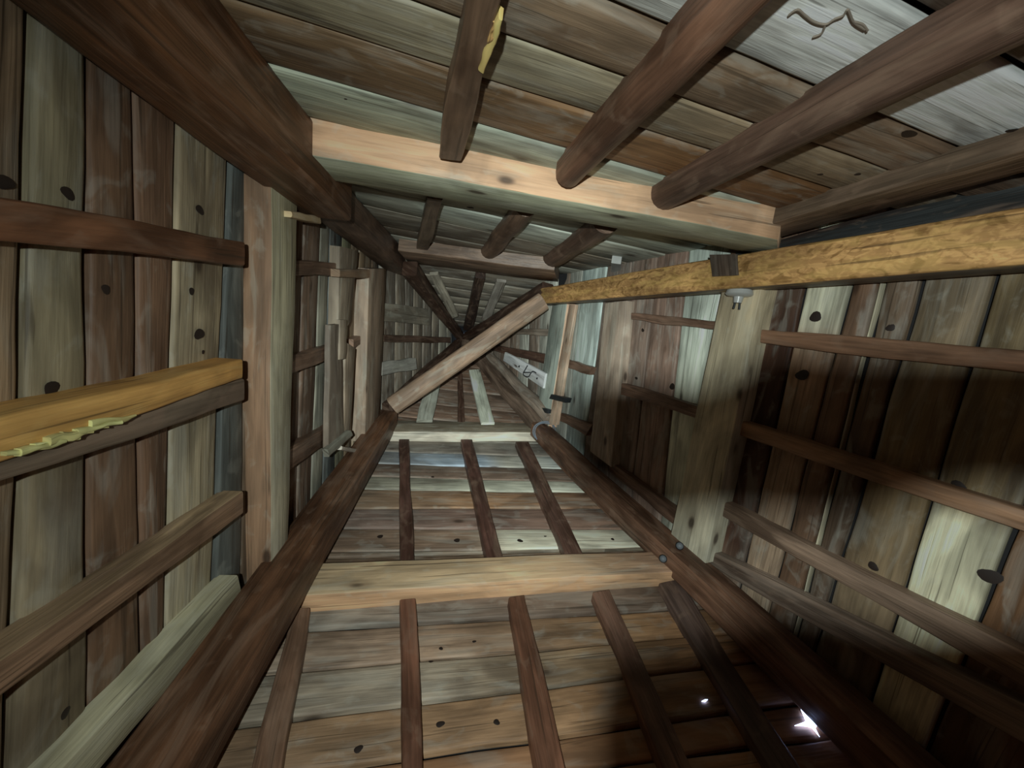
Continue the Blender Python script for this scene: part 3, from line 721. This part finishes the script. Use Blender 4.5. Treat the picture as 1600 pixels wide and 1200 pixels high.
block('iron_bracket', PR, [(843, 636), (840, 643), (855, 646), (856, 640)], 0.13, 0.05, M_IRON, 'dark iron bracket at the banded post, below the other one', 'bracket')
block('wooden_peg', PT, [(955, 411), (970, 413), (970, 432), (955, 430)], 0.06, 0.06, M_PORC, 'pale peg poking up behind the golden timber', 'peg')

# porcelain insulator under the golden timber
ic = PR.at(1155, 460, 0.14); up = PT.n
ms = Mesh(); rings = []
a = unit(np.cross(up, np.array([0, 0, 1.0]))); b = np.cross(up, a)
for h, r in ((-0.035, 0.020), (-0.02, 0.055), (0.0, 0.060), (0.008, 0.052), (0.012, 0.022), (0.04, 0.018)):
    rings.append([ic + up * h + (a * math.cos(q) + b * math.sin(q)) * r for q in np.linspace(0, 2 * math.pi, 21)[:-1]])
loft(ms, rings, lambda t, j: (0.5, 0.5, 0.5))
ins = ms.build('insulator', M_PORC); tag(ins, 'grey porcelain insulator under the golden timber above the broad upright', 'insulator')
ms = Mesh()
for s in (-1, 1): loft(ms, bar_rings(ic + up * 0.03 + a * 0.012 * s, ic + up * 0.07 + a * 0.016 * s, 0.008, 0.008, a, seg=3, wav=0, rnd=0.002), lambda t, j: (0.05,) * 3)
ms.build('terminal_screw', M_IRON, ins)

# wire loop round the lower right post
d = unit(RIGHTPOST[1] - RIGHTPOST[0]); c, _ = on_bar(RIGHTPOST, 851, 676, 0.0)
a = unit(PR.n - d * np.dot(PR.n, d)); b = np.cross(d, a); ms = Mesh()
for k in range(2):
    pts = [c + d * (0.03 * k + 0.012 * math.sin(q * 2)) + (a * math.cos(q) + b * math.sin(q)) * (0.104 + 0.006 * math.sin(3 * q + k)) for q in np.linspace(0, 2 * math.pi, 33)]
    rings = []
    for i, p in enumerate(pts):
        t = unit(pts[min(i + 1, 32)] - pts[max(i - 1, 0)]); o1 = unit(np.cross(t, d)); o2 = np.cross(t, o1)
        rings.append([p + (o1 * math.cos(q) + o2 * math.sin(q)) * 0.0055 for q in np.linspace(0, 2 * math.pi, 7)[:-1]])
    loft(ms, rings, lambda t, j: (0.4, 0.45, 0.5))
tag(ms.build('wire_loop', M_WIRE), 'blue-grey wire wound round the top of the lower right post', 'wire')

# glowing patches laid on the boards in place of daylight through a split
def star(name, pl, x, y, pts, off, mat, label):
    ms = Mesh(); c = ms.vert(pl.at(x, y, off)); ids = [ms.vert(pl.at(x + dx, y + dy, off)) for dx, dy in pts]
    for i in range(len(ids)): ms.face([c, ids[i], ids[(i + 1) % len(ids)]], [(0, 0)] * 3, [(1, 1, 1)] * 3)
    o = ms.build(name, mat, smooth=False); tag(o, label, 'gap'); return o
star('daylight_glow_patch', PB, 1267, 1130, [(-26, 4), (-8, -3), (-16, -22), (-2, -9), (6, -8), (11, 1), (7, 8), (14, 22), (2, 8), (-6, 5)], 0.012, M_GLOW, 'blue-white glowing patch on the dark wall in place of daylight, lower right')
star('daylight_glow_patch', PB, 1101, 1095, [(-5, 1), (0, -2), (5, -2), (1, 2)], 0.012, M_GLOW, 'tiny glowing speck in place of daylight, left of the large one')

# ------------------------------------------------------------------ unseen gloved hand behind the lens, outlined from the shadow wanted on the walls
def shadow_point(pl, x, y, zc=-0.035):
    p = pl.at(x, y, 0.05); q = RC @ (p - CAM); l = LAMP_CAM
    t = (zc - l[2]) / (q[2] - l[2]); return l + (q - l) * t
FINGER = [(PR, 878, 640), (PR, 893, 606), (PR, 925, 592), (PR, 1000, 592), (PR, 1100, 600), (PR, 1200, 545), (PR, 1330, 560), (PR, 1480, 560), (PR, 1700, 560), (PR, 1900, 620),
          (PR, 1900, 860), (PR, 1600, 745), (PR, 1480, 750), (PR, 1400, 770), (PR, 1300, 800), (PR, 1200, 795), (PR, 1100, 790), (PR, 1030, 800), (PR, 960, 775), (PB, 905, 745), (PR, 872, 700)]
PALM = [(PB, 930, 1300), (PB, 915, 1100), (PB, 930, 1005), (PB, 1010, 985), (PB, 1080, 985), (PR, 1180, 930), (PR, 1300, 955), (PR, 1400, 970), (PR, 1600, 965), (PR, 1900, 970), (PR, 1900, 1300), (PR, 1500, 1500), (PB, 1200, 1500)]
def lump(name, outline, th, parent=None):
    pts = [shadow_point(*o) for o in outline]; c = sum(pts) / len(pts); ms = Mesh(); rings = []
    for k, (s, z) in enumerate(((0.75, -th), (0.95, -th * 0.7), (1.0, -th * 0.4), (0.97, -th * 0.15), (0.8, 0.0))):
        rings.append([cam2tower(c + (p - c) * s + np.array([0, 0, z])) for p in pts])
    loft(ms, rings, lambda t, j: (0.03, 0.02, 0.02))
    return ms.build(name, M_GLOVE, parent)
hand = lump('gloved_hand', PALM, 0.03); tag(hand, 'dark gloved hand beside the camera that shades the right wall', 'hand')
lump('gloved_finger', FINGER, 0.02, hand)
